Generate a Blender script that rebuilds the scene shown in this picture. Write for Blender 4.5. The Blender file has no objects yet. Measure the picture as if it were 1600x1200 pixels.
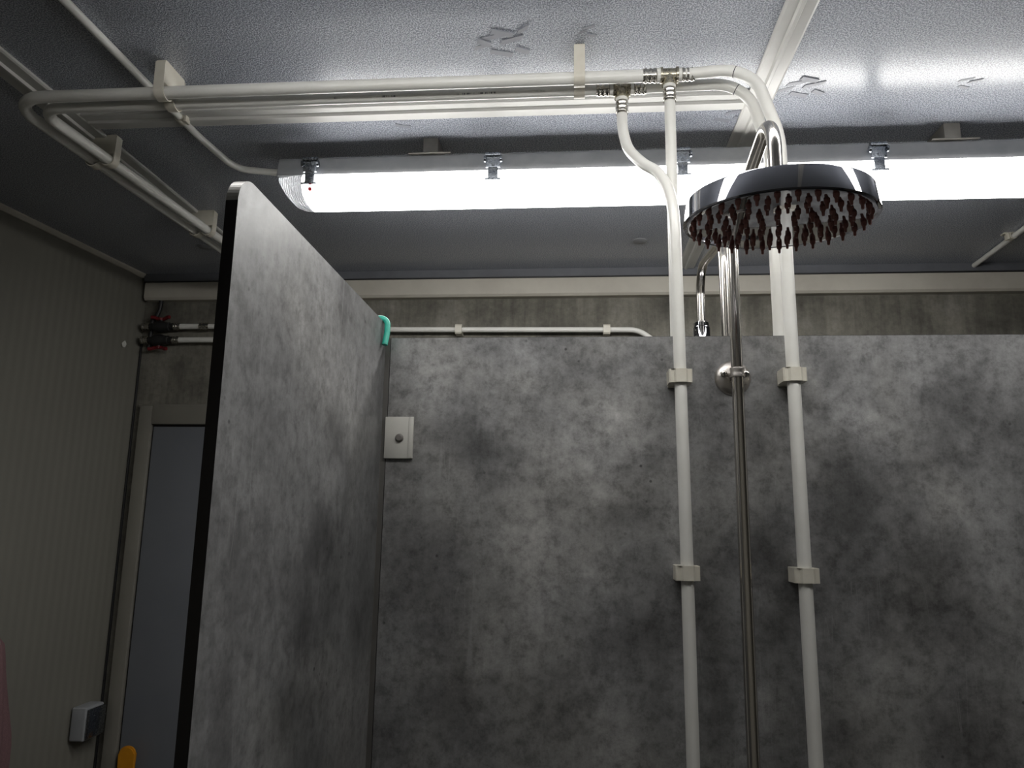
import bpy, bmesh, math, random
from mathutils import Vector, Matrix
PI = math.pi
S = bpy.context.scene
COL = S.collection
random.seed(7)

# ------------------------------------------------------------------ camera
cam_d = bpy.data.cameras.new('camera')
cam = bpy.data.objects.new('camera', cam_d)
COL.objects.link(cam)
S.camera = cam
cam_d.sensor_fit = 'HORIZONTAL'
cam_d.sensor_width = 36.0
cam_d.lens = 36.0 * 1150.0 / 1600.0
cam_d.clip_start = 0.02
cam_d.clip_end = 50
YAW, PITCH, ROLL = (math.radians(a) for a in (-4.896, 10.614, 0.874))
r0 = Vector((math.cos(YAW), -math.sin(YAW), 0)); f0 = Vector((math.sin(YAW), math.cos(YAW), 0)); u0 = Vector((0, 0, 1))
f1 = f0 * math.cos(PITCH) + u0 * math.sin(PITCH)
u1 = u0 * math.cos(PITCH) - f0 * math.sin(PITCH)
r2 = r0 * math.cos(ROLL) + u1 * math.sin(ROLL)
u2 = u1 * math.cos(ROLL) - r0 * math.sin(ROLL)
m = Matrix((r2, u2, -f1)).transposed().to_4x4()
m.translation = Vector((0, 0, 1.65))
cam.matrix_world = m

# ------------------------------------------------------------------ world, exposure, lamp level
w = bpy.data.worlds.new('world'); S.world = w
w.use_nodes = True
w.node_tree.nodes['Background'].inputs[0].default_value = (0.5, 0.55, 0.6, 1)
w.node_tree.nodes['Background'].inputs[1].default_value = 0.0
S.view_settings.view_transform = 'Standard'
S.view_settings.look = 'None'
S.view_settings.gamma = 1.0
S.view_settings.use_curve_mapping = False
S.view_settings.exposure = 0.8
LAMP_STRENGTH = 9.5
LAMP_STRENGTH_NEAR = 6.6
LAMP_COLOR = (1.0, 0.985, 0.96, 1)
S.cycles.max_bounces = 8
S.cycles.diffuse_bounces = 3

# ------------------------------------------------------------------ materials
MATS = {}
def mat(name, color=(.8, .8, .8), rough=.5, metal=0.0, **kw):
    if name in MATS: return MATS[name]
    M = bpy.data.materials.new(name); M.use_nodes = True
    b = M.node_tree.nodes['Principled BSDF']
    b.inputs['Base Color'].default_value = (*color, 1)
    b.inputs['Roughness'].default_value = rough
    b.inputs['Metallic'].default_value = metal
    for k, v in kw.items(): b.inputs[k].default_value = v
    MATS[name] = M
    return M
class NT:
    def __init__(s, M): s.t = M.node_tree; s.b = s.t.nodes['Principled BSDF']
    def n(s, typ, ins=None, **attrs):
        k = s.t.nodes.new(typ)
        for a, v in attrs.items(): setattr(k, a, v)
        for i, v in (ins or {}).items():
            if isinstance(v, tuple) and len(v) == 2 and hasattr(v[0], 'outputs'): s.t.links.new(v[0].outputs[v[1]], k.inputs[i])
            elif hasattr(v, 'outputs'): s.t.links.new(v.outputs[0], k.inputs[i])
            else: k.inputs[i].default_value = v
        return k
    def link(s, a, out, b, inp): s.t.links.new(a.outputs[out], b.inputs[inp])
    def coord(s, scale=(1, 1, 1), rot=(0, 0, 0), loc=(0, 0, 0)):
        c = s.n('ShaderNodeTexCoord'); mp = s.n('ShaderNodeMapping')
        s.link(c, 'Object', mp, 'Vector'); mp.inputs['Scale'].default_value = scale; mp.inputs['Rotation'].default_value = rot; mp.inputs['Location'].default_value = loc
        return mp
    def noise(s, vec, scale, detail=4, rough=.55, dist=0):
        k = s.n('ShaderNodeTexNoise', {'Vector': vec, 'Scale': scale, 'Detail': detail, 'Roughness': rough, 'Distortion': dist}); return k
    def ramp(s, src, stops, out=0):
        k = s.n('ShaderNodeValToRGB'); s.link(src, out, k, 'Fac')
        e = k.color_ramp.elements
        while len(e) < len(stops): e.new(.5)
        for el, (p, c) in zip(e, stops):
            el.position = p; el.color = (*c, 1) if len(c) == 3 else c
        return k
    def mix(s, a, b, fac, mode='MIX'):
        k = s.n('ShaderNodeMix', data_type='RGBA', blend_type=mode)
        for sock, v in ((k.inputs[0], fac), (k.inputs[6], a), (k.inputs[7], b)):
            if hasattr(v, 'outputs'): s.t.links.new(v.outputs[2] if v.bl_idname == 'ShaderNodeMix' else v.outputs[0], sock)
            elif isinstance(v, (int, float)): sock.default_value = v
            else: sock.default_value = (*v, 1)
        return k
    def color(s, k): s.t.links.new(k.outputs[2] if k.bl_idname == 'ShaderNodeMix' else k.outputs[0], s.b.inputs['Base Color'])
    def bump(s, src, strength, dist=.002, out=0):
        k = s.n('ShaderNodeBump', {'Strength': strength, 'Distance': dist}); s.link(src, out, k, 'Height'); s.link(k, 'Normal', s.b, 'Normal'); return k
def g(v): return (v, v, v)

# cloudy laminate blotches, the side set deepened to paint in shade: centre x, y, z, radius, lighter or darker
BLOBS_BACK = [(-0.66, -0.006, 1.779, 0.098, -0.5), (-0.766, -0.006, 1.633, 0.138, -0.3), (-0.7, -0.006, 1.544, 0.133, -0.35), (-0.069, -0.006, 1.703, 0.122, -0.55), (0.024, -0.006, 1.56, 0.15, -0.55), (0.107, -0.006, 1.85, 0.076, -0.45), (0.081, -0.006, 1.774, 0.074, -0.25), (-0.202, -0.006, 1.782, 0.064, -0.35), (-0.41, -0.006, 1.678, 0.075, -0.4), (-0.695, -0.006, 1.381, 0.115, -0.35), (-0.536, -0.006, 1.349, 0.124, -0.3), (0.07, -0.006, 1.353, 0.15, -0.5), (-0.084, -0.006, 1.348, 0.109, -0.35), (-0.28, -0.006, 1.833, 0.052, -0.35), (-0.792, -0.006, 1.747, 0.078, -0.3), (-0.133, -0.006, 1.86, 0.052, -0.4), (-0.219, -0.006, 1.612, 0.084, -0.4), (-0.389, -0.006, 1.474, 0.093, -0.3), (-0.754, -0.006, 1.887, 0.095, 0.25), (-0.582, -0.006, 1.908, 0.108, 0.3), (-0.466, -0.006, 1.78, 0.141, 0.3), (-0.05, -0.006, 1.834, 0.077, 0.3), (-0.517, -0.006, 1.538, 0.096, 0.35), (-0.22, -0.006, 1.378, 0.078, 0.25), (-0.558, -0.006, 1.636, 0.075, 0.2), (0.171, -0.006, 1.917, 0.09, 0.25), (0.053, -0.006, 1.896, 0.065, 0.2), (-0.449, -0.006, 1.389, 0.068, 0.2), (0.141, -0.006, 1.619, 0.094, 0.2)]
BLOBS_SIDE_SHADE = [(0.006, -0.238, 1.939, 0.049, -0.4), (0.006, -0.23, 1.744, 0.064, -0.5), (0.006, -0.274, 1.635, 0.075, -0.5), (0.006, -0.32, 1.525, 0.074, -0.45), (0.006, -0.497, 1.808, 0.028, -0.3), (0.006, -0.506, 1.637, 0.038, -0.4), (0.006, -0.074, 1.474, 0.07, -0.45), (0.006, -0.482, 1.726, 0.036, -0.3), (0.006, -0.51, 1.472, 0.05, -0.35), (0.006, -0.361, 1.436, 0.069, -0.35), (0.006, -0.522, 1.942, 0.028, 0.2), (0.006, -0.383, 1.865, 0.046, 0.25), (0.006, -0.046, 1.91, 0.032, 0.1), (0.006, -0.473, 1.681, 0.032, 0.2), (0.006, -0.531, 1.553, 0.028, 0.2), (0.006, -0.426, 1.781, 0.035, 0.15)]
def laminate(name, off, blobs, lev):
    M = mat(name, rough=.42); t = NT(M)
    v = t.coord(loc=off)
    big = t.noise(v, 2.6, 5, .62, .4)
    mid = t.noise(t.coord((1, 1, 1.2), (.3, .2, .5), off), 8.5, 6, .65, .3)
    fine = t.noise(v, 48, 9, .78)
    strk = t.noise(t.coord((3.0, 3.0, .5), (0.2, .5, 0)), 46, 4, .7)
    a = t.ramp(big, [(.32, g(.20 * lev)), (.47, g(.28 * lev)), (.64, (.37 * lev, .365 * lev, .352 * lev))])
    b = t.ramp(mid, [(.34, g(.60)), (.48, g(.88)), (.64, g(1.10))])
    c = t.ramp(fine, [(.36, g(.55)), (.50, g(1.0)), (.66, g(1.35))])
    d = t.ramp(strk, [(.30, g(.82)), (.55, g(1.0)), (.72, g(1.14))])
    x = t.mix(a, b, .85, 'MULTIPLY'); x = t.mix(x, c, .9, 'MULTIPLY'); x = t.mix(x, d, .45, 'MULTIPLY')
    # blotches with ragged edges
    nd = t.n('ShaderNodeTexNoise', {'Vector': t.coord(), 'Scale': 9.0, 'Detail': 6.0, 'Roughness': .65})
    sub = t.n('ShaderNodeVectorMath', {0: (nd, 'Color'), 1: (.5, .5, .5)}, operation='SUBTRACT')
    scl = t.n('ShaderNodeVectorMath', {0: sub, 3: .16}, operation='SCALE')
    vv = t.n('ShaderNodeVectorMath', {0: t.coord(), 1: scl}, operation='ADD')
    acc = None
    for bx, by, bz, br, bs in blobs:
        d = t.n('ShaderNodeVectorMath', {0: vv, 1: (bx, by, bz)}, operation='DISTANCE')
        q = t.n('ShaderNodeMapRange', {'From Min': 0.0, 'From Max': br, 'To Min': bs, 'To Max': 0.0}, interpolation_type='SMOOTHSTEP')
        t.link(d, 'Value', q, 'Value')
        acc = q if acc is None else t.n('ShaderNodeMath', {0: acc, 1: q}, operation='ADD')
    fac = t.n('ShaderNodeMath', {0: acc, 1: 1.0}, operation='ADD')
    fac = t.n('ShaderNodeMath', {0: fac, 1: .28}, operation='MAXIMUM')
    col = t.n('ShaderNodeCombineColor', {0: fac, 1: fac, 2: fac})
    x = t.mix(x, col, 1.0, 'MULTIPLY')
    # thin pale scratches
    for rot, sc in (((0, 1.0, 0), 1.9), ((0, -.75, 0), 2.3), ((.2, .45, .1), 1.5)):
        vv = t.coord((26, 26, 1.2), rot)
        n1 = t.noise(vv, sc, 1, .4)
        msk = t.noise(t.coord((1, 1, 1), rot), 4.1 * sc, 1, .3)
        r1 = t.ramp(n1, [(.497, g(0)), (.503, g(.32)), (.509, g(0))])
        r2 = t.ramp(msk, [(.60, g(0)), (.68, g(1))])
        q = t.mix(r1, r2, 1.0, 'MULTIPLY')
        x = t.mix(x, g(.42), q)
    # dark pits
    vo = t.n('ShaderNodeTexVoronoi', {'Vector': v, 'Scale': 42.0, 'Randomness': 1.0})
    pm = t.noise(v, 9, 3)
    p1 = t.ramp(vo, [(.07, g(.75)), (.13, g(0))]); p2 = t.ramp(pm, [(.54, g(0)), (.64, g(1))])
    x = t.mix(x, g(.03), t.mix(p1, p2, 1.0, 'MULTIPLY'))
    t.color(x)
    t.link(t.ramp(fine, [(.3, g(.36)), (.7, g(.5))]), 'Color', t.b, 'Roughness')
    t.bump(fine, .12, .0006)
    return M
def foil_ceiling():
    M = mat('embossed_foil_sheet', (.6, .62, .66), .5, 0.0, **{'Specular IOR Level': .25, 'Coat Weight': .8, 'Coat Roughness': .25}); t = NT(M)
    v = t.coord()
    n1 = t.noise(v, 380, 2, .6)
    n2 = t.noise(v, 190, 2, .5)
    t.color(t.mix((.18, .197, .235), (.56, .588, .65), t.ramp(n1, [(.43, g(0)), (.60, g(1))])))  # speckle puts the foil's glitter into the base colour
    mx = t.n('ShaderNodeMath', {0: n1, 1: n2}, operation='ADD')
    t.bump(mx, 1.0, .0014)
    t.link(t.n('ShaderNodeNewGeometry'), 'Normal', t.b, 'Coat Normal')
    return M
def concrete():
    M = mat('stained_concrete', rough=.85); t = NT(M)
    v = t.coord()
    a = t.ramp(t.noise(v, 5, 6, .65, .3), [(.3, (.10, .095, .08)), (.55, (.19, .18, .15)), (.75, (.25, .24, .21))])
    s1 = t.ramp(t.noise(t.coord((9, 1, .8)), 3.0, 4, .6), [(.4, g(.65)), (.6, g(1.1))])
    f = t.ramp(t.noise(v, 70, 4, .7), [(.3, g(.75)), (.6, g(1.1))])
    t.color(t.mix(t.mix(a, s1, .7, 'MULTIPLY'), f, .8, 'MULTIPLY'))
    t.bump(t.noise(v, 60, 5), .3, .002)
    return M
def ribbed_cream():
    M = mat('cream_ribbed_sheet', (.3, .285, .24), .5); t = NT(M)
    wv = t.n('ShaderNodeTexWave', {'Vector': t.coord(), 'Scale': 10.0, 'Distortion': 0.0}, bands_direction='Y', wave_profile='SIN')
    t.bump(wv, .35, .002)
    n = t.noise(t.coord(), 2.0, 3)
    t.color(t.mix((.175, .168, .143), (.21, .203, .173), n))
    return M
def brushed(name, col, rough, sc=(200, 200, 4)):
    M = mat(name, col, rough, 1.0); t = NT(M)
    n = t.noise(t.coord(sc), 3.0, 2)
    t.link(t.ramp(n, [(.3, g(rough * .7)), (.7, g(rough * 1.4))]), 'Color', t.b, 'Roughness')
    return M
def worn(name, c1, c2, rough, scale=20, **kw):
    M = mat(name, c1, rough, **kw); t = NT(M)
    t.color(t.mix(c1, c2, t.ramp(t.noise(t.coord(), scale, 5, .6), [(.4, g(0)), (.7, g(1))])))
    return M
LAM = laminate('grey_concrete_laminate', (0, 0, 0), BLOBS_BACK, .86); LAM_SIDE_SHADED = laminate('grey_concrete_laminate_shaded', (3.1, .7, 1.35), BLOBS_SIDE_SHADE, .74); FOIL = foil_ceiling(); CONC = concrete(); CREAM = ribbed_cream()  # side copy of the laminate is darkened to paint shade on that partition
PIPE = worn('white_plastic_pipe', (.80, .793, .75), (.74, .73, .68), .28, 14)
CLIPW = worn('ivory_clip_plastic', (.68, .65, .56), (.62, .58, .49), .4, 30)
PVC = worn('white_pvc_profile', (.60, .595, .565), (.53, .525, .50), .35, 8)
BEAMW = worn('cream_painted_trim', (.56, .53, .46), (.47, .44, .38), .5, 6)
CHROME = brushed('polished_steel', (.66, .63, .59), .17)
MIRROR = brushed('chrome_mirror', (.52, .52, .55), .04, (30, 30, 30))
SATIN = brushed('satin_steel', (.55, .52, .49), .36, (40, 40, 40))
SLEEVE = brushed('crimped_steel', (.55, .53, .48), .22, (60, 60, 60))
BRASS = brushed('nickelled_brass', (.42, .39, .31), .28, (60, 60, 60))
CLIPSTEEL = brushed('spring_clip_steel', (.24, .26, .29), .25, (60, 60, 60))
BLACK = mat('black_core', (.012, .010, .012), .35)
BLACKP = worn('black_rubber', (.012, .012, .013), (.02, .02, .02), .5)
RUBBER = mat('brown_nozzle_rubber', (.34, .15, .13), .14)
TEAL = worn('teal_plastic', (.03, .42, .31), (.05, .47, .36), .35)
GREYP = worn('grey_housing_plastic', (.24, .245, .255), (.20, .205, .215), .45)
PLATEW = worn('white_plate_plastic', (.60, .59, .54), (.55, .54, .50), .35)
CAPG = worn('grey_cap_plastic', (.20, .19, .17), (.15, .14, .13), .5)
RED = worn('red_lever_plastic', (.16, .008, .012), (.11, .006, .009), .45)
REDDOT = mat('red_dot_ink', (.75, .05, .07), .5)
DOORM = worn('grey_blue_door_paint', (.17, .18, .2), (.15, .16, .18), .4, 3)
FRAMEM = worn('beige_frame_paint', (.22, .21, .18), (.19, .18, .155), .45, 5)
FLOORM = worn('grey_floor_resin', (.055, .055, .055), (.04, .04, .04), .5, 6)
YEL = worn('amber_plastic', (.62, .26, .01), (.55, .22, .01), .4)
PINK = worn('pink_terry', (.24, .135, .14), (.20, .11, .115), .95, 160)
NT(PINK).bump(NT(PINK).noise(NT(PINK).coord(), 420, 3), .6, .003)
INK = mat('pipe_print_ink', (.03, .03, .04), .6)
FILM = mat('bare_film_patch', (.25, .26, .29), .45, 0.0)
FOAM = worn('white_foam', (.7, .7, .66), (.6, .6, .55), .8)
CABLE = BLACKP
CORE = mat('panel_edge', (.022, .019, .021), .2)
SOCK = worn('socket_grey_plastic', (.30, .31, .32), (.26, .27, .28), .5)
STRIP = worn('dark_grey_filler', (.13, .125, .115), (.10, .095, .09), .5, 12)
WALLP = worn('cream_wall_panel', (.55, .53, .47), (.50, .48, .42), .5, 2)
CEILG = worn('ceiling_edge_grey', (.13, .135, .15), (.10, .105, .115), .6, 10)
EDGE = worn('pale_edge_band', (.42, .41, .38), (.36, .35, .32), .35, 20)
def diffuser_mat(name, strength):
    M = mat(name, (.9, .9, .9), .3)
    b = M.node_tree.nodes['Principled BSDF']
    b.inputs['Emission Color'].default_value = LAMP_COLOR; b.inputs['Emission Strength'].default_value = strength
    return M
DIFF = diffuser_mat('lit_diffuser', LAMP_STRENGTH); DIFF2 = diffuser_mat('lit_older_diffuser', LAMP_STRENGTH_NEAR)
ENDP = mat('clear_prismatic_plastic', (.75, .76, .78), .18, **{'Transmission Weight': .75, 'IOR': 1.3})
_t = NT(ENDP); _t.bump(_t.n('ShaderNodeTexWave', {'Vector': _t.coord(), 'Scale': 55.0}, bands_direction='X'), .8, .003)

# ------------------------------------------------------------------ mesh helpers
def box(bm, a, b, bev=0.0, seg=2):
    lo = [min(a[i], b[i]) for i in range(3)]; hi = [max(a[i], b[i]) for i in range(3)]
    t = bmesh.new()
    bmesh.ops.create_cube(t, size=1)
    for v in t.verts: v.co = Vector([(lo[i] + hi[i]) / 2 + v.co[i] * (hi[i] - lo[i]) for i in range(3)])
    if bev > 0: bmesh.ops.bevel(t, geom=t.edges[:], offset=bev, segments=seg, affect='EDGES', profile=.5)
    merge(bm, t)
def merge(bm, t, M=None):
    me = bpy.data.meshes.new('tmp'); t.to_mesh(me); t.free()
    if M is not None: me.transform(M)
    bm.from_mesh(me); bpy.data.meshes.remove(me)
def fillet(pts, rad, n=10):
    pts = [Vector(p) for p in pts]
    rads = rad if isinstance(rad, (list, tuple)) else [rad] * len(pts)
    out = [pts[0]]
    for i in range(1, len(pts) - 1):
        p, a, b = pts[i], pts[i - 1] - pts[i], pts[i + 1] - pts[i]
        la, lb = a.length, b.length; a.normalize(); b.normalize()
        ang = a.angle(b)
        if PI - ang < 1e-3 or rads[i] <= 0: out.append(p); continue
        d = min(rads[i] / math.tan(ang / 2), la * .49, lb * .49)
        q0, q1 = p + a * d, p + b * d
        r = d * math.tan(ang / 2)
        bis = (a + b).normalized(); c = p + bis * (r / math.sin(ang / 2))
        for k in range(n + 1):
            s = k / n; v0 = q0 - c; v1 = q1 - c
            th = v0.angle(v1)
            v = (v0 * math.sin((1 - s) * th) + v1 * math.sin(s * th)) / math.sin(th)
            out.append(c + v)
    out.append(pts[-1])
    return out
def spline(pts, n=8):
    P = [Vector(p) for p in pts]; P = [P[0] * 2 - P[1]] + P + [P[-1] * 2 - P[-2]]
    out = []
    for i in range(1, len(P) - 2):
        for k in range(n):
            t = k / n; a, b, c, d = P[i - 1], P[i], P[i + 1], P[i + 2]
            out.append(.5 * ((2 * b) + (c - a) * t + (2 * a - 5 * b + 4 * c - d) * t * t + (3 * b - a - 3 * c + d) * t ** 3))
    out.append(P[-2]); return out
def tube(bm, path, r, seg=20, cap=True, flat=None):
    path = [Vector(p) for p in path]
    n = len(path); rings = []
    tan = [(path[min(i + 1, n - 1)] - path[max(i - 1, 0)]).normalized() for i in range(n)]
    up = Vector((0, 0, 1)) if abs(tan[0].z) < .9 else Vector((1, 0, 0))
    nrm = (up - tan[0] * up.dot(tan[0])).normalized()
    for i in range(n):
        nrm = (nrm - tan[i] * nrm.dot(tan[i])).normalized()
        bi = tan[i].cross(nrm)
        rr = r[i] if isinstance(r, (list, tuple)) else r
        ring = [bm.verts.new(path[i] + (nrm * math.cos(2 * PI * k / seg) + bi * math.sin(2 * PI * k / seg) * (flat or 1)) * rr) for k in range(seg)]
        rings.append(ring)
    for a, b in zip(rings, rings[1:]):
        for k in range(seg): bm.faces.new((a[k], a[(k + 1) % seg], b[(k + 1) % seg], b[k]))
    if cap: bm.faces.new(rings[0][::-1]); bm.faces.new(rings[-1])
def lathe(bm, prof, seg=32, M=None):
    """profile of (radius, z) turned about local z, moved by M"""
    M = M or Matrix(); rings = []
    for r, z in prof:
        if r < 1e-6: rings.append([bm.verts.new(M @ Vector((0, 0, z)))])
        else: rings.append([bm.verts.new(M @ Vector((r * math.cos(2 * PI * k / seg), r * math.sin(2 * PI * k / seg), z))) for k in range(seg)])
    for a, b in zip(rings, rings[1:]):
        for k in range(seg):
            k2 = (k + 1) % seg
            if len(a) == 1 and len(b) == 1: continue
            if len(a) == 1: bm.faces.new((a[0], b[k2], b[k]))
            elif len(b) == 1: bm.faces.new((a[k], a[k2], b[0]))
            else: bm.faces.new((a[k], a[k2], b[k2], b[k]))
def prism(bm, poly, axis, a, b):
    """extrude a 2D polygon along axis from a to b; poly coords are the two other axes in order"""
    def P(u, v, t): return Vector({'x': (t, u, v), 'y': (u, t, v), 'z': (u, v, t)}[axis])
    A = [bm.verts.new(P(u, v, a)) for u, v in poly]; B = [bm.verts.new(P(u, v, b)) for u, v in poly]
    n = len(poly)
    bm.faces.new(A[::-1]); bm.faces.new(B)
    for k in range(n): bm.faces.new((A[k], A[(k + 1) % n], B[(k + 1) % n], B[k]))
def align(d, loc=(0, 0, 0)):
    q = Vector((0, 0, 1)).rotation_difference(Vector(d)); M = q.to_matrix().to_4x4(); M.translation = Vector(loc); return M
def BM(): return bmesh.new()
def wpos(o):
    p = Vector(o.location)
    while o.parent: o = o.parent; p = p + Vector(o.location)
    return p
def obj(name, bm, material, parent=None, origin=None, smooth=True, ang=35):
    """geometry is given in world space (or in the parent's own space when local); origin moves the pivot"""
    bmesh.ops.recalc_face_normals(bm, faces=bm.faces[:])
    me = bpy.data.meshes.new(name)
    o = bpy.data.objects.new(name, me)
    off = wpos(parent) if parent else Vector(origin or (0, 0, 0))
    bmesh.ops.translate(bm, verts=bm.verts[:], vec=-off)
    bm.to_mesh(me); bm.free()
    mats = material if isinstance(material, (list, tuple)) else [material]
    for mm in mats: me.materials.append(mm)
    COL.objects.link(o)
    if parent: o.parent = parent
    else: o.location = off
    if smooth:
        for p in me.polygons: p.use_smooth = True
        try: me.set_sharp_from_angle(angle=math.radians(ang))
        except Exception: pass
    return o
def thing(name, label, cat, loc, group=None):
    o = bpy.data.objects.new(name, None); COL.objects.link(o)
    o.location = loc; o.empty_display_size = .05
    return tag(o, label, cat, group)
def tag(o, label, cat, group=None):
    o['label'] = label; o['category'] = cat
    if group: o['group'] = group
    return o
def struct(o, label=None):
    o['kind'] = 'structure'
    if label: o['label'] = label
    return o
def dup(root, loc, rotz, label):
    r = root.copy(); COL.objects.link(r); r.location = loc; r.rotation_euler = (0, 0, rotz); r['label'] = label
    for ch in list(root.children):
        c = ch.copy(); COL.objects.link(c); c.parent = r
        for gch in ch.children:
            d = gch.copy(); COL.objects.link(d); d.parent = c
    return r

# ------------------------------------------------------------------ setting
YX, YZ = -1.425, .926
ZC = 2.508; YB = 2.45; XR = 3.2; YF = -1.5
def xl(y): return -1.548 - (2.45 - y) * 0.108      # left wall runs slightly out of square
bm = BM(); box(bm, (-2.2, YF - .1, -.1), (XR + .1, YB + .15, 0)); struct(obj('floor', bm, FLOORM, smooth=False))
bm = BM(); box(bm, (-2.2, YF - .1, ZC), (XR + .1, YB + .15, ZC + .08))
ceil = struct(obj('ceiling', bm, FOIL, smooth=False))
bm = BM(); box(bm, (-2.2, YB, 0), (XR + .1, YB + .15, ZC)); struct(obj('wall_back', bm, CONC, smooth=False))
bm = BM(); prism(bm, [(xl(YB + .15), YB + .15), (xl(YF - .1), YF - .1), (xl(YF - .1) - .1, YF - .1), (xl(YB + .15) - .1, YB + .15)], 'z', 0, ZC)
struct(obj('wall_left', bm, CREAM, smooth=False))
bm = BM(); box(bm, (XR, YF - .1, 0), (XR + .1, YB + .15, ZC)); struct(obj('wall_right', bm, CREAM, smooth=False))
bm = BM(); box(bm, (-2.2, YF - .1, 0), (XR + .1, YF, ZC)); struct(obj('wall_front', bm, WALLP, smooth=False))
# cornice on the back wall, with a shadow gap to the ceiling
bm = BM(); prism(bm, [(YB, 2.476), (YB - .032, 2.476), (YB - .035, 2.470), (YB - .035, 2.420), (YB - .028, 2.412), (YB, 2.412)], 'x', -1.535, XR)
struct(obj('trim_1', bm, BEAMW), 'cream cornice strip along the top of the concrete wall')
bm = BM(); box(bm, (-1.54, YB - .036, 2.4805), (XR, YB, ZC))
t7 = struct(obj('trim_7', bm, CEILG, smooth=False), 'grey edge strip between cornice and ceiling')
bm = BM(); box(bm, (-1.54, YB - .034, 2.4765), (XR, YB - .002, 2.4803)); obj('seal', bm, BLACKP, t7, smooth=False)
# left cornice: small cove between left wall and ceiling
bm = BM()
for s in (0,):
    y0, y1 = YF, YB - .03
    A = [(xl(y0), y0), (xl(y1), y1)]
    v = []
    for (x, y) in A: v.append([bm.verts.new((x + dx, y, z)) for dx, z in ((0, ZC), (.016, ZC), (.016, ZC - .005), (.006, ZC - .014), (0, ZC - .014))])
    for k in range(5): bm.faces.new((v[0][k], v[0][(k + 1) % 5], v[1][(k + 1) % 5], v[1][k]))
    bm.faces.new(v[0]); bm.faces.new(v[1][::-1])
struct(obj('trim_2', bm, BEAMW), 'cream angle strip between left wall and ceiling')
# ceiling joint profiles
def joint(poly, axis, a, b, name, label):
    bm = BM(); prism(bm, poly, axis, a, b); return struct(obj(name, bm, PVC, ang=20), label)
def hprof(c, wd):
    h = wd / 2
    return [(c - h, ZC), (c - h, ZC - .005), (c - h + .004, ZC - .007), (c - .006, ZC - .006), (c - .003, ZC - .011), (c + .003, ZC - .011), (c + .006, ZC - .006), (c + h - .004, ZC - .007), (c + h, ZC - .005), (c + h, ZC)]
joint(hprof(.3775, .0545), 'y', YF, YB, 'trim_3', 'white ceiling joint profile running past the shower head')
joint(hprof(-1.100, .0685), 'y', YF, YB, 'trim_4', 'white ceiling joint profile over the left pipes')
joint(hprof(1.406, .0625), 'x', -1.0655, .350, 'trim_5', 'white ceiling joint profile behind the horizontal pipes')
# printed film scraps and screw caps on the ceiling sheet
def stroke(bm, cx, cy, w_, h_, sk, th, z):
    pts = [(cx - w_ / 2, cy), (cx + w_ / 2, cy + h_), (cx + w_ / 2 + sk, cy + h_ - th), (cx - w_ / 2 + sk, cy - th)]
    lo = [bm.verts.new((x, y, z)) for x, y in pts]; hi = [bm.verts.new((x, y, ZC)) for x, y in pts]
    bm.faces.new(lo); bm.faces.new(hi[::-1])
    for k in range(4): bm.faces.new((lo[k], hi[k], hi[(k + 1) % 4], lo[(k + 1) % 4]))
def film(cx, cy, s, lines):
    bm = BM()
    for k, (dx, dy, w_, sg) in enumerate(lines):
        stroke(bm, cx + dx * s, cy + dy * s, w_ * s, .012 * s * sg, .004 * s, .011 * s, ZC - .0006 - .0003 * k)
    return obj('film_print', bm, FILM, ceil, smooth=False)
Wm = [(-.030, .010, .028, -1), (-.012, -.012, .040, -1), (.0, .018, .036, 1), (.020, -.004, .036, -1), (.036, .012, .022, 1), (.006, -.034, .034, 1), (-.026, -.012, .020, 1), (.04, -.03, .018, -1)]
film(-0.1363, 1.2062, 1.1, Wm); film(0.4502, 1.3778, 1.0, Wm[:6]); film(-0.3785, 1.4535, .9, Wm[1:4]); film(0.3170, 1.4687, .9, Wm[2:6]); film(0.7661, 1.3778, .6, Wm[1:4]); film(0.0303, 1.1760, .5, Wm[:3])
for x, y in ((-1.185, 2.159), (.203, 2.172)):
    bm = BM(); lathe(bm, [(0, -.006), (.014, -.006), (.022, -.002), (.023, 0), (0, 0)], 24, Matrix.Translation((x, y, ZC)))
    obj('screw_cap', bm, GREYP, ceil)
# door with its frame in the back wall
bm = BM()
box(bm, (-1.515, YB - .02, 0), (-1.468, YB, 2.031), .003); box(bm, (-.66, YB - .02, 0), (-.61, YB, 2.031), .003)
box(bm, (-1.468, YB - .02, 1.966), (-.66, YB, 2.031), .003)
box(bm, (-1.525, YB - .012, 2.025), (-.60, YB, 2.037), .002)
dr = struct(obj('door_1', bm, FRAMEM), 'grey door in a beige frame behind the left panel')
bm = BM(); box(bm, (-1.462, YB - .010, .01), (-.666, YB - .002, 1.958), .002); lf = obj('door_leaf', bm, DOORM, dr)
bm = BM(); box(bm, (-1.468, YB - .0015, 0), (-.66, YB, 1.966)); obj('rebate', bm, BLACKP, dr)
bm = BM(); tab = BM(); n = 14
poly = [(YX - .027, .80)] + [(YX - .027 * math.cos(PI * k / n), YZ - .024 + .024 * math.sin(PI * k / n)) for k in range(n + 1)] + [(YX + .027, .80)]
prism(tab, poly, 'y', YB - .032, YB - .018)
bmesh.ops.bevel(tab, geom=[e for e in tab.edges if abs(e.verts[0].co.y - e.verts[1].co.y) < 1e-5], offset=.004, segments=2, affect='EDGES')
merge(bm, tab); box(bm, (YX - .010, YB - .020, .80), (YX + .010, YB - .010, .84))
h = obj('handle', bm, YEL, lf); h['label'] = 'amber yellow rounded plastic pull'
# dark gap strip in the wall corner
bm = BM(); tube(bm, [(xl(YB) + .004, YB - .003, 0.0), (xl(YB) + .004, YB - .003, 2.27)], .0042, 8)
struct(obj('trim_6', bm, BLACKP), 'black sealant strip in the back left corner')

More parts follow.
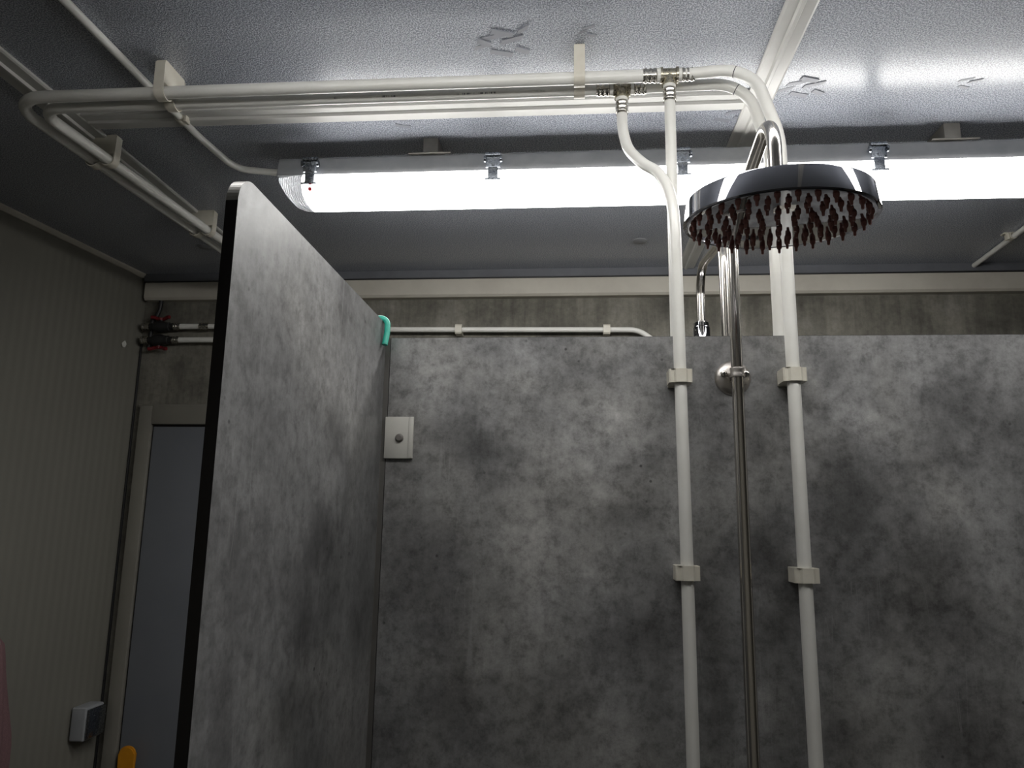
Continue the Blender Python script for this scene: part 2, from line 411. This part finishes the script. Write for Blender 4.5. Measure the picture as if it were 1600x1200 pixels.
# ------------------------------------------------------------------ partitions
def rounded_panel(name, label, y0, y1, x0, x1, ztop, rad):
    bm = BM()
    n = 12
    poly = [(y1, 0), (y1, ztop)]
    poly += [(y0 + rad - rad * math.sin(a), ztop - rad + rad * math.cos(a)) for a in (PI / 2 * k / n for k in range(n + 1))]
    poly += [(y0, 0)]
    prism(bm, poly, 'x', x0, x1)
    o = obj(name, bm, [LAM_SIDE_SHADED, CORE, EDGE], origin=((x0 + x1) / 2, y1, 0), smooth=False)
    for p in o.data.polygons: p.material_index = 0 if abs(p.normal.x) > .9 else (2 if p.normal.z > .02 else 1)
    return tag(o, label, 'partition')
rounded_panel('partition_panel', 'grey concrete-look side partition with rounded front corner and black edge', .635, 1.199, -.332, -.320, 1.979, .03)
bm = BM(); box(bm, (-.3115, 1.2, 0), (XR, 1.212, 1.956), .0006, 1)
o = obj('partition_panel', bm, [LAM, CORE], origin=(.5, 1.206, 0), smooth=False)
for p in o.data.polygons: p.material_index = 0 if abs(p.normal.y) > .9 else 1
tag(o, 'wide grey concrete-look partition behind the white pipes and steel shower riser', 'partition')
bm = BM(); box(bm, (-.320, 1.1995, 0), (-.312, 1.208, 1.955))
tag(obj('corner_strip', bm, STRIP, origin=(-.316, 1.204, 0), smooth=False), 'narrow dark grey filler strip in the corner between the two grey partitions', 'trim')
# white bracket plate
t = thing('bracket_plate', 'white plastic joint plate with round grey cap in the partition corner', 'bracket', (-.289, 1.2, 1.785))
bm = BM(); box(bm, (-.3135, 1.1955, 1.750), (-.2655, 1.2, 1.8195), .001, 2); box(bm, (-.2735, 1.1945, 1.7505), (-.266, 1.197, 1.819), .0008, 2)
obj('plate', bm, PLATEW, t)
bm = BM(); lathe(bm, [(0, .0035), (.0045, .0035), (.0065, .002), (.0072, 0), (0, 0)], 28, align((0, -1, 0), (-.2885, 1.1955, 1.784)))
obj('screw_cap', bm, CAPG, t)
# teal hook hanging over the side partition
bm = BM()
pa = fillet([(-.3385, 1.178, 1.952), (-.3385, 1.178, 1.9845), (-.3125, 1.178, 1.9845), (-.3125, 1.176, 1.958), (-.3145, 1.172, 1.937)], [0, .013, .013, .02, 0], 8)
tube(bm, pa, .0050, 16)
tag(obj('hook', bm, TEAL, origin=(-.326, 1.178, 1.98)), 'teal plastic hook clipped over the rear top corner of the side partition', 'hook')

# ------------------------------------------------------------------ lamps
def lamp(label, yc, x0, x1, clips, dm):
    t = thing('batten_lamp', label, 'lamp', ((x0 + x1) / 2, yc, ZC), None)
    H = [(-.040, 2.4655), (-.047, 2.4600), (-.052, 2.4350), (-.0535, 2.4300), (-.054, 2.4180), (.054, 2.4180), (.0535, 2.4300), (.052, 2.4350), (.047, 2.4600), (.040, 2.4655)]
    bm = BM(); prism(bm, [(yc + u, z) for u, z in H], 'x', x0, x1)
    obj('housing', bm, GREYP, t, ang=25)
    D = [(.055, 2.4175), (.0605, 2.4090), (.0615, 2.4000), (.0575, 2.3850), (.048, 2.3730), (.034, 2.3665), (.016, 2.3640), (0, 2.3635), (-.016, 2.3640), (-.034, 2.3665), (-.048, 2.3730), (-.0575, 2.3850), (-.0615, 2.4000), (-.0605, 2.4090), (-.055, 2.4175)]
    bm = BM(); prism(bm, [(yc + u, z) for u, z in D], 'x', x0 + .062, x1 - .062)
    obj('diffuser', bm, dm, t, ang=50)
    for s, xe, xd in ((1, x0, x0 + .0615), (-1, x1, x1 - .0615)):
        bm = BM(); rows = []
        for f, sc in ((0, 1.0), (.35, .97), (.65, .84), (.85, .62), (1.0, .34)):
            x = xd + (xe + s * .003 - xd) * f
            rows.append([bm.verts.new((x, yc + u * (1 - .22 * f), 2.4175 + (z - 2.4175) * sc)) for u, z in D])
        for a, b in zip(rows, rows[1:]):
            for k in range(len(D) - 1): bm.faces.new((a[k], a[k + 1], b[k + 1], b[k]))
        bm.faces.new(rows[-1]); bm.faces.new(rows[0])
        for a, b in zip(rows, rows[1:]): bm.faces.new((a[0], b[0], b[-1], a[-1]))
        obj('end_cap', bm, ENDP, t)
    for x in clips:
        c = BM()
        box(c, (x - .016, yc - .0685, 2.4180), (x + .016, yc - .0645, 2.4540), .001)
        box(c, (x - .011, yc - .0675, 2.3920), (x + .011, yc - .0635, 2.4200), .001)
        box(c, (x - .018, yc - .0705, 2.3890), (x + .018, yc - .058, 2.3925), .001)
        tube(c, [(x - .017, yc - .066, 2.4480), (x + .017, yc - .066, 2.4480)], .006, 12)
        for sx in (-1, 1): lathe(c, [(0, .004), (.007, .004), (.008, 0), (0, 0)], 12, align((sx, 0, 0), (x + sx * .016, yc - .066, 2.4380)))
        lathe(c, [(0, .002), (.003, .0015), (.004, 0), (0, 0)], 12, align((0, -1, 0), (x, yc - .0685, 2.4250)))
        obj('clip', c, CLIPSTEEL, t)
    for x in (x0 + .35, x1 - .33):
        c = BM(); box(c, (x - .017, yc - .04, 2.4655), (x + .017, yc + .04, ZC), .001); box(c, (x - .048, yc - .052, 2.4650), (x + .048, yc - .042, 2.4668), .0005)
        obj('mounting_bracket', c, CAPG, t)
    return t
CL = [-.593, -.178, .234, .643, 1.055]
L1 = lamp('bright white batten lamp on the ceiling behind the back partition', 1.565, -.675, 1.140, CL, DIFF)
bm = BM(); lathe(bm, [(0, .004), (.0042, .0036), (.0048, 0), (0, 0)], 16, align((0, -1, -.25), (-.594, 1.565 - .0550, 2.3825)))
o = obj('indicator_dot', bm, REDDOT, L1); o['label'] = 'small red dot'
L2 = lamp('white batten lamp on the ceiling above the shower head, towards the viewer', .76, -.690, 1.165, CL, DIFF2)

# ------------------------------------------------------------------ white pipes
RD = .0097; RM = .0115; ZP = 2.448
YA = 1.2235; YBp = 1.2605
def pipe(name, label, path, r, mat_=PIPE, cat='pipe', origin=None, seg=20):
    bm = BM(); tube(bm, path, r, seg)
    return tag(obj(name, bm, mat_, origin=origin or path[-1]), label, cat)
XTA, XTB = .1717, .0891
A_l = fillet([(XTA - .020, YA, ZP), (-1.110, YA + .002, ZP + .002), (-1.045, 2.385, ZP), (-1.045, 2.388, 2.264)], [0, .075, .02, 0], 14)
pipe('water_pipe', 'upper white pipe of the ceiling pair, nearer the viewer, from left bend to tee', A_l, RM)
B_l = fillet([(XTB - .020, YBp, ZP), (-1.071, YBp, ZP), (-1.002, 2.385, ZP), (-1.002, 2.416, 2.330)], [0, .05, .02, 0], 14)
ob = pipe('water_pipe', 'lower white pipe of the ceiling pair, printed with small dark marks, bending back at left', B_l, RM)
INKM = worn('printed_pipe_skin', (.80, .793, .75), (.74, .73, .68), .28, 14)
_t = NT(INKM); _c = _t.coord()
_n1 = _t.ramp(_t.noise(_t.coord((1, .05, .05)), 260, 2, .7), [(.50, g(0)), (.53, g(1))])
_n2 = _t.ramp(_t.noise(_t.coord((1, .05, .05), (0, 0, .02)), 16, 2, .6), [(.50, g(0)), (.56, g(1))])
_t.color(_t.mix((.74, .73, .67), (.07, .07, .09), _t.mix(_t.mix(_n1, _n2, 1.0, 'MULTIPLY'), g(.8), 1.0, 'MULTIPLY')))
bm = BM(); rows = []
for k in range(5):
    a = math.radians(-158 + 4 * k)
    rows.append([bm.verts.new((xx, YBp + math.cos(a) * (RM + .0002), ZP + math.sin(a) * (RM + .0002))) for xx in (-.46, -.04)])
for a, b in zip(rows, rows[1:]): bm.faces.new((a[0], a[1], b[1], b[0]))
o = obj('print', bm, INKM, ob); o['label'] = 'row of small dark printed marks'
# right-hand bends
A_r = fillet([(XTA + .020, YA, ZP), (.314, 1.206, ZP - .002), (.3425, 1.165, 2.29), (.3445, 1.165, .95)], [0, .075, .2, 0], 16)
oA = pipe('water_pipe', 'right front white pipe with rounded top bend, running down beside the steel riser', A_r, .0102)
B_r = fillet([(XTB + .020, YBp, ZP), (.314, 1.250, ZP - .004), (.347, 1.243, 2.30), (.347, 1.243, .95)], [0, .075, .2, 0], 16)
oB = pipe('water_pipe', 'right rear white pipe dropping behind the back partition', B_r, .0102)
def tick(par, path, idx, r):
    p = Vector(path[idx]); d = (Vector(path[idx + 1]) - Vector(path[idx - 1])).normalized()
    bm = BM(); tube(bm, [p - d * .0007, p + d * .0007], r + .0003, 20); o = obj('tick_mark', bm, INK, par)
    o['label'] = 'thin dark cut mark across the pipe'
tick(oA, A_r, 6, .0102); tick(oB, B_r, 8, .0102)
# drops
pipe('water_pipe', 'straight white pipe from the right brass tee down behind the back partition', [(XTA, YA, ZP - .022), (XTA, YA, 2.2), (XTA + .0005, YA, .95)], RD)
S_l = spline([(XTB, YBp, ZP - .022), (XTB, YBp, 2.395), (XTB + .001, 1.257, 2.362), (.0985, 1.240, 2.315), (.1205, 1.214, 2.273), (.1445, 1.188, 2.240), (.160, 1.172, 2.195), (.1655, 1.165, 2.14), (.167, 1.165, 2.05), (.169, 1.165, 1.8), (.171, 1.165, 1.5), (.172, 1.165, .95)], 8)
pipe('water_pipe', 'left front white pipe with an S-bend below its tee, clipped to the partition', S_l, RD)
# tees
def tee(label, x, y, z, r):
    t = thing('pipe_tee', label, 'fitting', (x, y, z), 'brass pipe tees')
    bm = BM()
    lathe(bm, [(0, -.016), (r + .003, -.016), (r + .003, -.012), (r + .0005, -.011), (r + .0005, .011), (r + .003, .012), (r + .003, .016), (0, .016)], 24, align((1, 0, 0), (x, y, z)))
    lathe(bm, [(0, 0), (r, 0), (r, .016), (r + .002, .017), (r + .002, .021), (0, .021)], 24, align((0, 0, -1), (x, y, z)))
    obj('body', bm, BRASS, t, ang=30)
    def sleeve(d, off, rr, ln):
        bm = BM(); p = Vector((x, y, z)) + Vector(d) * off
        prof = [(rr - .002, 0)]
        for k in range(3):
            a = ln * k / 3; q = ln / 3
            prof += [(rr + .0006, a + q * .05), (rr + .0022, a + q * .25), (rr + .0022, a + q * .55), (rr + .0006, a + q * .78)]
        prof += [(rr + .0012, ln), (rr - .002, ln)]
        lathe(bm, prof, 24, align(d, p)); obj('crimp_sleeve', bm, SLEEVE, t, ang=50)
        bm = BM(); q = Vector((x, y, z)) + Vector(d) * (off - .006)
        lathe(bm, [(0, 0), (rr + .0016, 0), (rr + .0016, .006), (0, .006)], 24, align(d, q)); o = obj('seal_ring', bm, PIPE, t)
    sleeve((-1, 0, 0), .022, r, .025); sleeve((1, 0, 0), .022, .0104, .023); sleeve((0, 0, -1), .027, RD, .026)
    return t
tee('right brass tee with crimped steel sleeves on the nearer ceiling pipe', XTA, YA, ZP, RM)
tee('left brass tee with crimped steel sleeves, tucked behind the nearer ceiling pipe', XTB, YBp, ZP, RM)
# ceiling pipe brackets (local: pipes along x, A at y=-.0185, B at y=+.0185, origin on the ceiling)
def bracket(label):
    t = thing('pipe_bracket', label, 'bracket', (0, 0, 0), 'ceiling pipe brackets')
    hw = .010; r = RM + .0006; dz = ZP - ZC
    bm = BM()
    box(bm, (-hw, -.034, dz + r + .001), (hw, .034, 0), .0012)
    obj('block', bm, CLIPW, t)
    th0 = [PI + PI * k / 12 for k in range(13)]
    path = [(-.0345, -.004), (-.0335, dz + .002)]
    path += [(-.0185 + (r + .001) * math.cos(a) * 1.15, dz + (r + .001) * math.sin(a)) for a in th0[1:11]]
    path += [(0, dz - .004)]
    path += [(.0185 + (r + .001) * math.cos(a) * 1.15, dz + (r + .001) * math.sin(a)) for a in th0[2:12]]
    path += [(.0335, dz + .002), (.0345, -.004)]
    bm = BM(); n = len(path); th = .0022; rows = []
    for i, (y, z) in enumerate(path):
        a, b = path[max(0, i - 1)], path[min(n - 1, i + 1)]
        d = Vector((b[0] - a[0], b[1] - a[1])).normalized(); nn = Vector((d.y, -d.x))
        if i == 0: nn = Vector((-1, 0))
        rows.append([bm.verts.new((xx, y + nn.x * s, z + nn.y * s)) for xx, s in ((-hw, 0), (hw, 0), (hw, th), (-hw, th))])
    for a, b in zip(rows, rows[1:]):
        for k in range(4): bm.faces.new((a[k], a[(k + 1) % 4], b[(k + 1) % 4], b[k]))
    bm.faces.new(rows[0]); bm.faces.new(rows[-1][::-1])
    obj('strap', bm, CLIPW, t)
    return t
ymid = (YA + YBp) / 2
b0 = bracket('white ceiling bracket holding both pipes left of the brass tees')
b0.location = (.0103, ymid, ZC)
dup(b0, (-.785, ymid, ZC), 0, 'white ceiling bracket holding both pipes where the thin conduit crosses')
dup(b0, (-1.0765, 1.480, ZC), -PI / 2 - .05, 'dim white bracket on the receding left pipes, nearest their bend')
dup(b0, (-1.0520, 1.895, ZC), -PI / 2 - .05, 'dim white bracket on the receding left pipes, beside the side partition top')
# pipe clips on the partition
def wall_clip(label, x, z, y0=1.2, yp=1.165, r=RD, depth=.046, hh=.0108, hw=.0182):
    t = thing('pipe_clip', label, 'clip', (x, y0, z), 'ivory pipe clips on the partition')
    yf = yp - r - .0035
    bm = BM(); box(bm, (x - hw + .002, y0 - .011, z - hh - .001), (x + hw - .002, y0, z + hh), .001)
    obj('base', bm, CLIPW, t)
    bm = BM()
    out = [(-hw, y0 - .0112), (-hw, yf + .006), (-hw + .002, yf + .004), (-r - .001, yf + .0035), (-r + .002, yf), (r - .002, yf), (r + .001, yf + .0035), (hw - .002, yf + .004), (hw, yf + .006), (hw, y0 - .0112)]
    rr = r + .0006
    inn = [(rr * math.sin(a), yp - rr * math.cos(a)) for a in (math.radians(d) for d in range(-150, 151, 20))]
    # body as a ring: outer outline with an open slot to the base
    poly = out + [(rr * .5, y0 - .0112)] + [(px, py) for px, py in inn[::-1]] + [(-rr * .5, y0 - .0112)]
    prism(bm, [(x + px, py) for px, py in poly], 'z', z - hh, z + hh)
    bmesh.ops.triangulate(bm, faces=[f for f in bm.faces if len(f.verts) > 4])
    obj('jaw', bm, CLIPW, t, ang=25)
    return t
wall_clip('ivory clip on the left front pipe, upper', .1680, 1.881)
wall_clip('ivory clip on the left front pipe, lower', .1705, 1.578)
wall_clip('ivory clip on the right front pipe, upper', .3435, 1.883)
wall_clip('ivory clip on the right front pipe, lower', .3445, 1.578)
# thin electrical conduits on the ceiling
C = fillet([(-.868, YF, ZC - .0095), (-.848, 1.47, ZC - .0095), (-.805, 1.575, 2.470), (-.674, 1.570, 2.452)], [0, .09, .05, 0], 12)
pipe('conduit', 'thin white conduit running back along the ceiling to the lamp end', C, .0078, cat='conduit')
D = [(1.307, YB - .03, ZC - .0095), (1.28, 2.02, ZC - .0095), (1.25, 1.40, ZC - .0095)]
pipe('conduit', 'thin grey-white conduit slanting over the ceiling at far right', D, .0078, cat='conduit')
def cclip(label, x, y, rz):
    t = thing('conduit_clip', label, 'clip', (x, y, ZC), 'conduit clips')
    M = Matrix.Translation((x, y, 0)) @ Matrix.Rotation(rz, 4, 'Z')
    b = BM(); box(b, (-.0115, -.011, ZC - .0025), (.027, .011, ZC), .0008); bm = BM(); merge(bm, b, M); obj('base', bm, CLIPW, t)
    b = BM(); R_ = .0082
    pts = [(R_ * math.cos(a), R_ * math.sin(a)) for a in (math.radians(d) for d in range(200, 401, 20))]
    path_o = [((R_ + .002) * math.cos(a), (R_ + .002) * math.sin(a)) for a in (math.radians(d) for d in range(180, 361, 15))]
    poly = path_o + [(R_ + .002, .0095)] + [(R_, .0095)] + [(R_ * math.cos(a), R_ * math.sin(a)) for a in (math.radians(d) for d in range(360, 179, -15))] + [(-R_, .0095), (-R_ - .002, .0095)]
    prism(b, [(u, ZC - .0095 + v) for u, v in poly], 'y', -.010, .010)
    bmesh.ops.triangulate(b, faces=[f for f in b.faces if len(f.verts) > 4])
    box(b, (.011, -.009, ZC - .020), (.017, .009, ZC - .002), .001)
    bm = BM(); merge(bm, b, M); obj('loop', bm, CLIPW, t)
    b = BM(); lathe(b, [(0, -.0035), (.003, -.0035), (.0045, 0), (0, 0)], 14, Matrix.Translation((.022, 0, ZC - .0025))); bm = BM(); merge(bm, b, M); obj('screw', bm, SLEEVE, t)
cclip('small white clip on the thin left conduit behind the pipe pair', -.8495, 1.398, 0)
cclip('small pale clip on the far right conduit', 1.2863, 2.165, PI)

# ------------------------------------------------------------------ rain shower (viewer's side)
XC, YC = .257, 1.165
HC = Vector((.2515, .880, 2.018)); TILT = math.radians(4.6); RH = .1150
def shower_arm(sgn, xc, yc, yn, ztop, zn, zb):
    """riser with gooseneck reaching to yn; centreline"""
    k = (yn - yc)
    P = [(xc, yc, zb), (xc, yc, ztop - .03), (xc, yc + .52 * k, ztop + .015), (xc, yn - .02 * k, ztop + .055), (xc, yn, zn)]
    return fillet(P, [0, .06, .25, .042, 0], 14)
t = thing('rain_shower', 'steel rain shower with round head, gooseneck arm and riser in front of the back partition', 'shower', (XC, YC, 1.0), 'steel rain showers')
arm = fillet([(XC, YC, 1.0), (XC, YC, 2.132), (XC - .002, 1.03, 2.152), (HC.x, .880, 2.172), (HC.x, .880, 2.062)], [0, .05, 0, .048, 0], 16)
bm = BM(); tube(bm, arm, .0092, 24); obj('riser_pipe', bm, CHROME, t)
# flange with clamp
bm = BM(); lathe(bm, [(0, .010), (.008, .010), (.016, .0085), (.024, .0055), (.0285, .0015), (.029, 0), (0, 0)], 40, align((0, -1, 0), (.257, 1.2, 1.885)))
fl = obj('wall_flange', bm, SATIN, t)
bm = BM(); lathe(bm, [(.0094, -.0085), (.0112, -.0085), (.0116, -.0065), (.0108, -.003), (.0108, .001), (.0116, .0045), (.0112, .0065), (.0094, .0065)], 28, Matrix.Translation((XC, YC, 1.888)))
box(bm, (XC - .0225, YC + .016, 1.884), (XC + .0225, YC + .019, 1.892), .001); box(bm, (XC - .006, YC + .0095, 1.882), (XC + .006, 1.192, 1.894), .001)
obj('clamp_ring', bm, SATIN, fl)
for sx in (-1, 1):
    sp = Vector((XC + sx * .0170, YC + .0155, 1.888))
    bm = BM(); lathe(bm, [(0, .0036), (.003, .0036), (.0048, .0026), (.0056, 0), (0, 0)], 18, align((0, -1, 0), sp))
    tube(bm, [sp, sp + Vector((0, .012, 0))], .003, 10)
    nf = len(bm.faces)
    for ax in ((.0034, .0008), (.0008, .0034)): box(bm, (sp.x - ax[0], sp.y - .0039, sp.z - ax[1]), (sp.x + ax[0], sp.y - .0030, sp.z + ax[1]))
    o = obj('screw', bm, [SLEEVE, BLACKP], fl)
    for p in o.data.polygons:
        if p.index >= nf: p.material_index = 1
# head: bottom plane centre HC, tilted with the front edge lower
MH = Matrix.Translation(HC) @ Matrix.Rotation(TILT, 4, 'X')
bm = BM()
lathe(bm, [(RH - .005, .002), (RH - .001, .0005), (RH, .002), (RH - .0043, .028), (RH - .0055, .0303), (RH - .009, .0315), (.06, .0335), (.024, .037), (.016, .041), (0, .042)], 96, MH)
hd = obj('shower_head', bm, MIRROR, t, ang=30)
bm = BM(); lathe(bm, [(0, .0), (RH - .0085, .0), (RH - .005, .0008), (RH - .005, .003), (0, .003)], 96, MH); obj('face_plate', bm, MIRROR, hd)
bm = BM(); lathe(bm, [(0, -.012), (.012, -.012), (.0155, -.006), (.0155, .004), (.0125, .007), (.0125, .012), (.0148, .013), (.0148, .021), (.0095, .022), (0, .022)], 28, Matrix.Translation((HC.x, .880, 2.064)))
obj('swivel_nut', bm, MIRROR, hd, ang=30)
npr = [(0, -.0104), (.0013, -.0104), (.0017, -.0098), (.0021, -.0050), (.0033, -.0034), (.0037, -.0018), (.0037, 0), (0, 0)]
bm = BM(); lathe(bm, npr, 10, Matrix.Rotation(TILT, 4, 'X'))
me_o = obj('nozzle', bm, RUBBER, None, ang=30)
first = True
off = HC - wpos(hd)
ring_n = [(.0215, 6), (.0435, 12), (.0645, 18), (.0845, 24), (.1035, 30)]
for rr, n in ring_n:
    for k in range(n):
        a = 2 * PI * (k + (.5 if n in (12, 24) else .2)) / n
        p = MH @ Vector((rr * math.cos(a), rr * math.sin(a), 0)) - wpos(hd)
        q = me_o if first else me_o.copy()
        if not first: COL.objects.link(q)
        first = False
        q.parent = hd; q.location = p

# ------------------------------------------------------------------ rain shower (next cubicle)
XB, YBk = .263, 1.262
t = thing('rain_shower', 'steel shower riser and bent arm of the next cubicle showing above the back partition', 'shower', (XB, YBk, 1.0), 'steel rain showers')
arm = fillet([(XB, YBk, 1.0), (XB, YBk, 2.150), (XB, 1.38, 2.165), (XB, 1.502, 2.180), (XB, 1.502, 2.045)], [0, .05, 0, .06, 0], 16)
bm = BM(); tube(bm, arm, .0090, 24); obj('riser_pipe', bm, CHROME, t)
HB = Vector((XB, 1.502, 1.962))
bm = BM()
lathe(bm, [(0, .0), (RH - .005, .0), (RH, .002), (RH, .026), (RH - .004, .0285), (.06, .030), (.030, .034), (.022, .046), (.0165, .056), (0, .058)], 64, Matrix.Translation(HB))
hb = obj('shower_head', bm, MIRROR, t, ang=30)
bm = BM(); lathe(bm, [(0, 0), (.016, 0), (.0185, .004), (.0175, .010), (.0175, .030), (.0155, .032), (.0155, .040), (.0125, .042), (0, .042)], 28, Matrix.Translation(HB + Vector((0, 0, .058))))
obj('swivel_nut', bm, MIRROR, hb, ang=30)
bm = BM(); lathe(bm, [(0, .010), (.008, .010), (.024, .0055), (.0285, .0015), (.029, 0), (0, 0)], 32, align((0, 1, 0), (XB, 1.212, 1.885)))
box(bm, (XB - .006, 1.215, 1.880), (XB + .006, YBk - .008, 1.892), .001)
obj('wall_flange', bm, SATIN, t)

# ------------------------------------------------------------------ back wall pipe and valves
YW = YB - .030
W_ = fillet([(-1.29, YW, 2.3130), (-.6, YW, 2.296), (.215, YW, 2.290), (.29, YW, 2.235), (.29, YW, 1.3)], [0, .5, .09, .06, 0], 12)
pipe('water_pipe', 'grey-white pipe along the top of the concrete wall, curving down at its right end', W_, .0088)
pipe('water_pipe', 'short white pipe leaving the lower valve on the concrete wall', [(-1.40, YW, 2.264), (-1.2, YW, 2.264), (-1.05, YW, 2.264)], .0098)
pipe('water_pipe', 'short white pipe between upper valve and coupling on the concrete wall', [(-1.405, YW, 2.313), (-1.34, YW, 2.313), (-1.300, YW, 2.313)], .0098)
def sleeve_thing(label, x, z, ln, r):
    bm = BM(); prof = [(0, 0), (r, 0)]
    for k in range(3): prof += [(r + .0018, ln * (k + .2) / 3), (r + .0018, ln * (k + .55) / 3), (r + .0002, ln * (k + .8) / 3)]
    prof += [(r, ln), (0, ln)]
    lathe(bm, prof, 20, align((1, 0, 0), (x, YW, z))); return tag(obj('pipe_coupling', bm, SLEEVE, origin=(x, YW, z), ang=50), label, 'fitting')
sleeve_thing('short crimped steel coupling on the upper wall pipe beside the side partition', -1.318, 2.313, .034, .0112)
def wclip(label, x, z):
    t_ = thing('pipe_clip', label, 'clip', (x, YB, z), 'pale clips on the concrete wall')
    bm = BM(); box(bm, (x - .012, YB - .012, z - .017), (x + .012, YB, z + .017), .001); obj('base', bm, CLIPW, t_)
    bm = BM(); out = []
    hh = .0165; r = .0094; yf = YW - r - .003
    poly = [(YB - .0122, -hh), (yf + .004, -hh), (yf, -hh + .005), (yf, hh - .005), (yf + .004, hh), (YB - .0122, hh), (YB - .0122, r * .5)]
    poly += [(YW + r * math.cos(a), r * math.sin(a)) for a in (math.radians(d) for d in range(30, 331, 20))] + [(YB - .0122, -r * .5)]
    prism(bm, [(u, z + v) for u, v in poly], 'x', x - .0115, x + .0115)
    bmesh.ops.triangulate(bm, faces=[f for f in bm.faces if len(f.verts) > 4])
    obj('jaw', bm, CLIPW, t_, ang=25)
wclip('pale clip on the concrete wall pipe, left of two', -.393, 2.2952)
wclip('pale clip on the concrete wall pipe, right of two', .110, 2.2912)
def valve(label, z, up):
    t_ = thing('ball_valve', label, 'valve', (-1.46, YW, z), 'valves in the back left corner')
    bm = BM()
    lathe(bm, [(0, 0), (.012, 0), (.0125, .012), (.016, .014), (.0195, .024), (.021, .036), (.0195, .048), (.016, .058), (.0155, .070), (.012, .072), (.012, .084), (0, .084)], 24, align((1, 0, 0), (-1.5, YW, z)))
    tube(bm, [(-1.463, YW, z), (-1.463, YW, z + up * .026)], .007, 14)
    obj('body', bm, BLACKP, t_, ang=40)
    bm = BM(); zz = z + up * .027
    for s in (-1, 1):
        tube(bm, spline([(-1.463, YW, zz), (-1.463 + s * .014, YW - .002, zz + up * .002), (-1.463 + s * .026, YW - .006, zz + up * .006), (-1.463 + s * .034, YW - .008, zz + up * .006)]), .0065, 12)
    lathe(bm, [(0, -.004), (.009, -.004), (.010, .004), (0, .006)], 16, Matrix.Translation((-1.463, YW, zz)))
    o = obj('butterfly_handle', bm, RED, t_); o['label'] = 'dark red butterfly handle'
    bm = BM(); ln = .026; r = .0112; prof = [(0, 0), (r, 0)]
    for k in range(3): prof += [(r + .0018, ln * (k + .2) / 3), (r + .0018, ln * (k + .55) / 3), (r + .0002, ln * (k + .8) / 3)]
    lathe(bm, prof + [(r, ln), (0, ln)], 20, align((1, 0, 0), (-1.415, YW, z))); obj('crimp_sleeve', bm, SLEEVE, t_, ang=50)
    bm = BM(); lathe(bm, [(0, 0), (.014, 0), (.014, .006), (.011, .008), (.011, .016), (.015, .017), (.015, .028), (0, .028)], 8, align((1, 0, 0), (-1.529, YW, z))); obj('union_nut', bm, SLEEVE, t_, ang=20)
    return t_
valve('upper black valve with red butterfly handle in the back left corner', 2.313, 1)
valve('lower black valve with red butterfly handle in the back left corner', 2.264, -1)
bm = BM(); tube(bm, spline([(-1.478, YW + .012, 2.412), (-1.482, YW + .014, 2.38), (-1.492, YW + .013, 2.35), (-1.503, YW + .012, 2.335), (-1.508, YW + .016, 2.24)]), .0075, 12)
tag(obj('cable', bm, CABLE, origin=(-1.48, YW, 2.41)), 'black cable from the cornice down behind the corner valves', 'cable')
bm = BM(); bmesh.ops.create_icosphere(bm, subdivisions=2, radius=.009, matrix=Matrix.Translation((xl(2.36) + .006, 2.36, 2.235)) @ Matrix.Diagonal((.5, .8, 1.3, 1)))
for v in bm.verts: v.co += Vector((random.uniform(-.002, .002), random.uniform(-.003, .003), random.uniform(-.003, .003)))
tag(obj('foam_scrap', bm, FOAM, origin=(xl(2.36), 2.36, 2.235)), 'small white foam scrap on the left wall below the valves', 'scrap')

# ------------------------------------------------------------------ left wall: socket box and towel
t = thing('socket_box', 'grey weatherproof socket box with raised lid on the left wall beside the door', 'socket', (-1.556, 2.345, 1.01))
bm = BM(); box(bm, (xl(2.35) + .0015, 2.315, .962), (-1.508, 2.405, 1.062), .006, 3); obj('box', bm, SOCK, t)
bm = BM(); box(bm, (-1.5075, 2.318, .970), (-1.4985, 2.402, 1.056), .003, 2); obj('lid', bm, CLIPSTEEL, t)
# towel
t = thing('towel', 'pink towel hanging on the left wall at the frame edge', 'towel', (-1.60, 1.955, 1.305))
bm = BM(); tube(bm, fillet([(xl(1.955) + .001, 1.955, 1.290), (-1.545, 1.955, 1.290), (-1.545, 1.955, 1.312)], [0, .012, 0]), .005, 10); lathe(bm, [(0, .006), (.014, .005), (.016, 0), (0, 0)], 20, align((1, 0, 0), (xl(1.955), 1.955, 1.290)))
obj('hook', bm, SATIN, t)
bm = BM(); n, mrow = 40, 26; rows = []
for j in range(mrow):
    f = j / (mrow - 1); z = 1.327 - f * .62
    R1 = .020 + .062 * min(1, f * 2.2) ** .7; R2 = .014 + .026 * min(1, f * 2.0) ** .8
    if j == 0: R1, R2 = .008, .006
    row = []
    for k in range(n):
        a = 2 * PI * k / n
        wob = 1 + .22 * math.sin(5 * a + 3 * f) * min(1, f * 3) + .10 * math.sin(9 * a - 5 * f)
        row.append(bm.verts.new((-1.557 + R2 * math.cos(a) * (.75 + .25 * wob), 1.955 + R1 * math.sin(a) * wob, z)))
    rows.append(row)
for a, b in zip(rows, rows[1:]):
    for k in range(n): bm.faces.new((a[k], a[(k + 1) % n], b[(k + 1) % n], b[k]))
bm.faces.new(rows[0]); bm.faces.new(rows[-1][::-1])
obj('cloth', bm, PINK, t, ang=80)
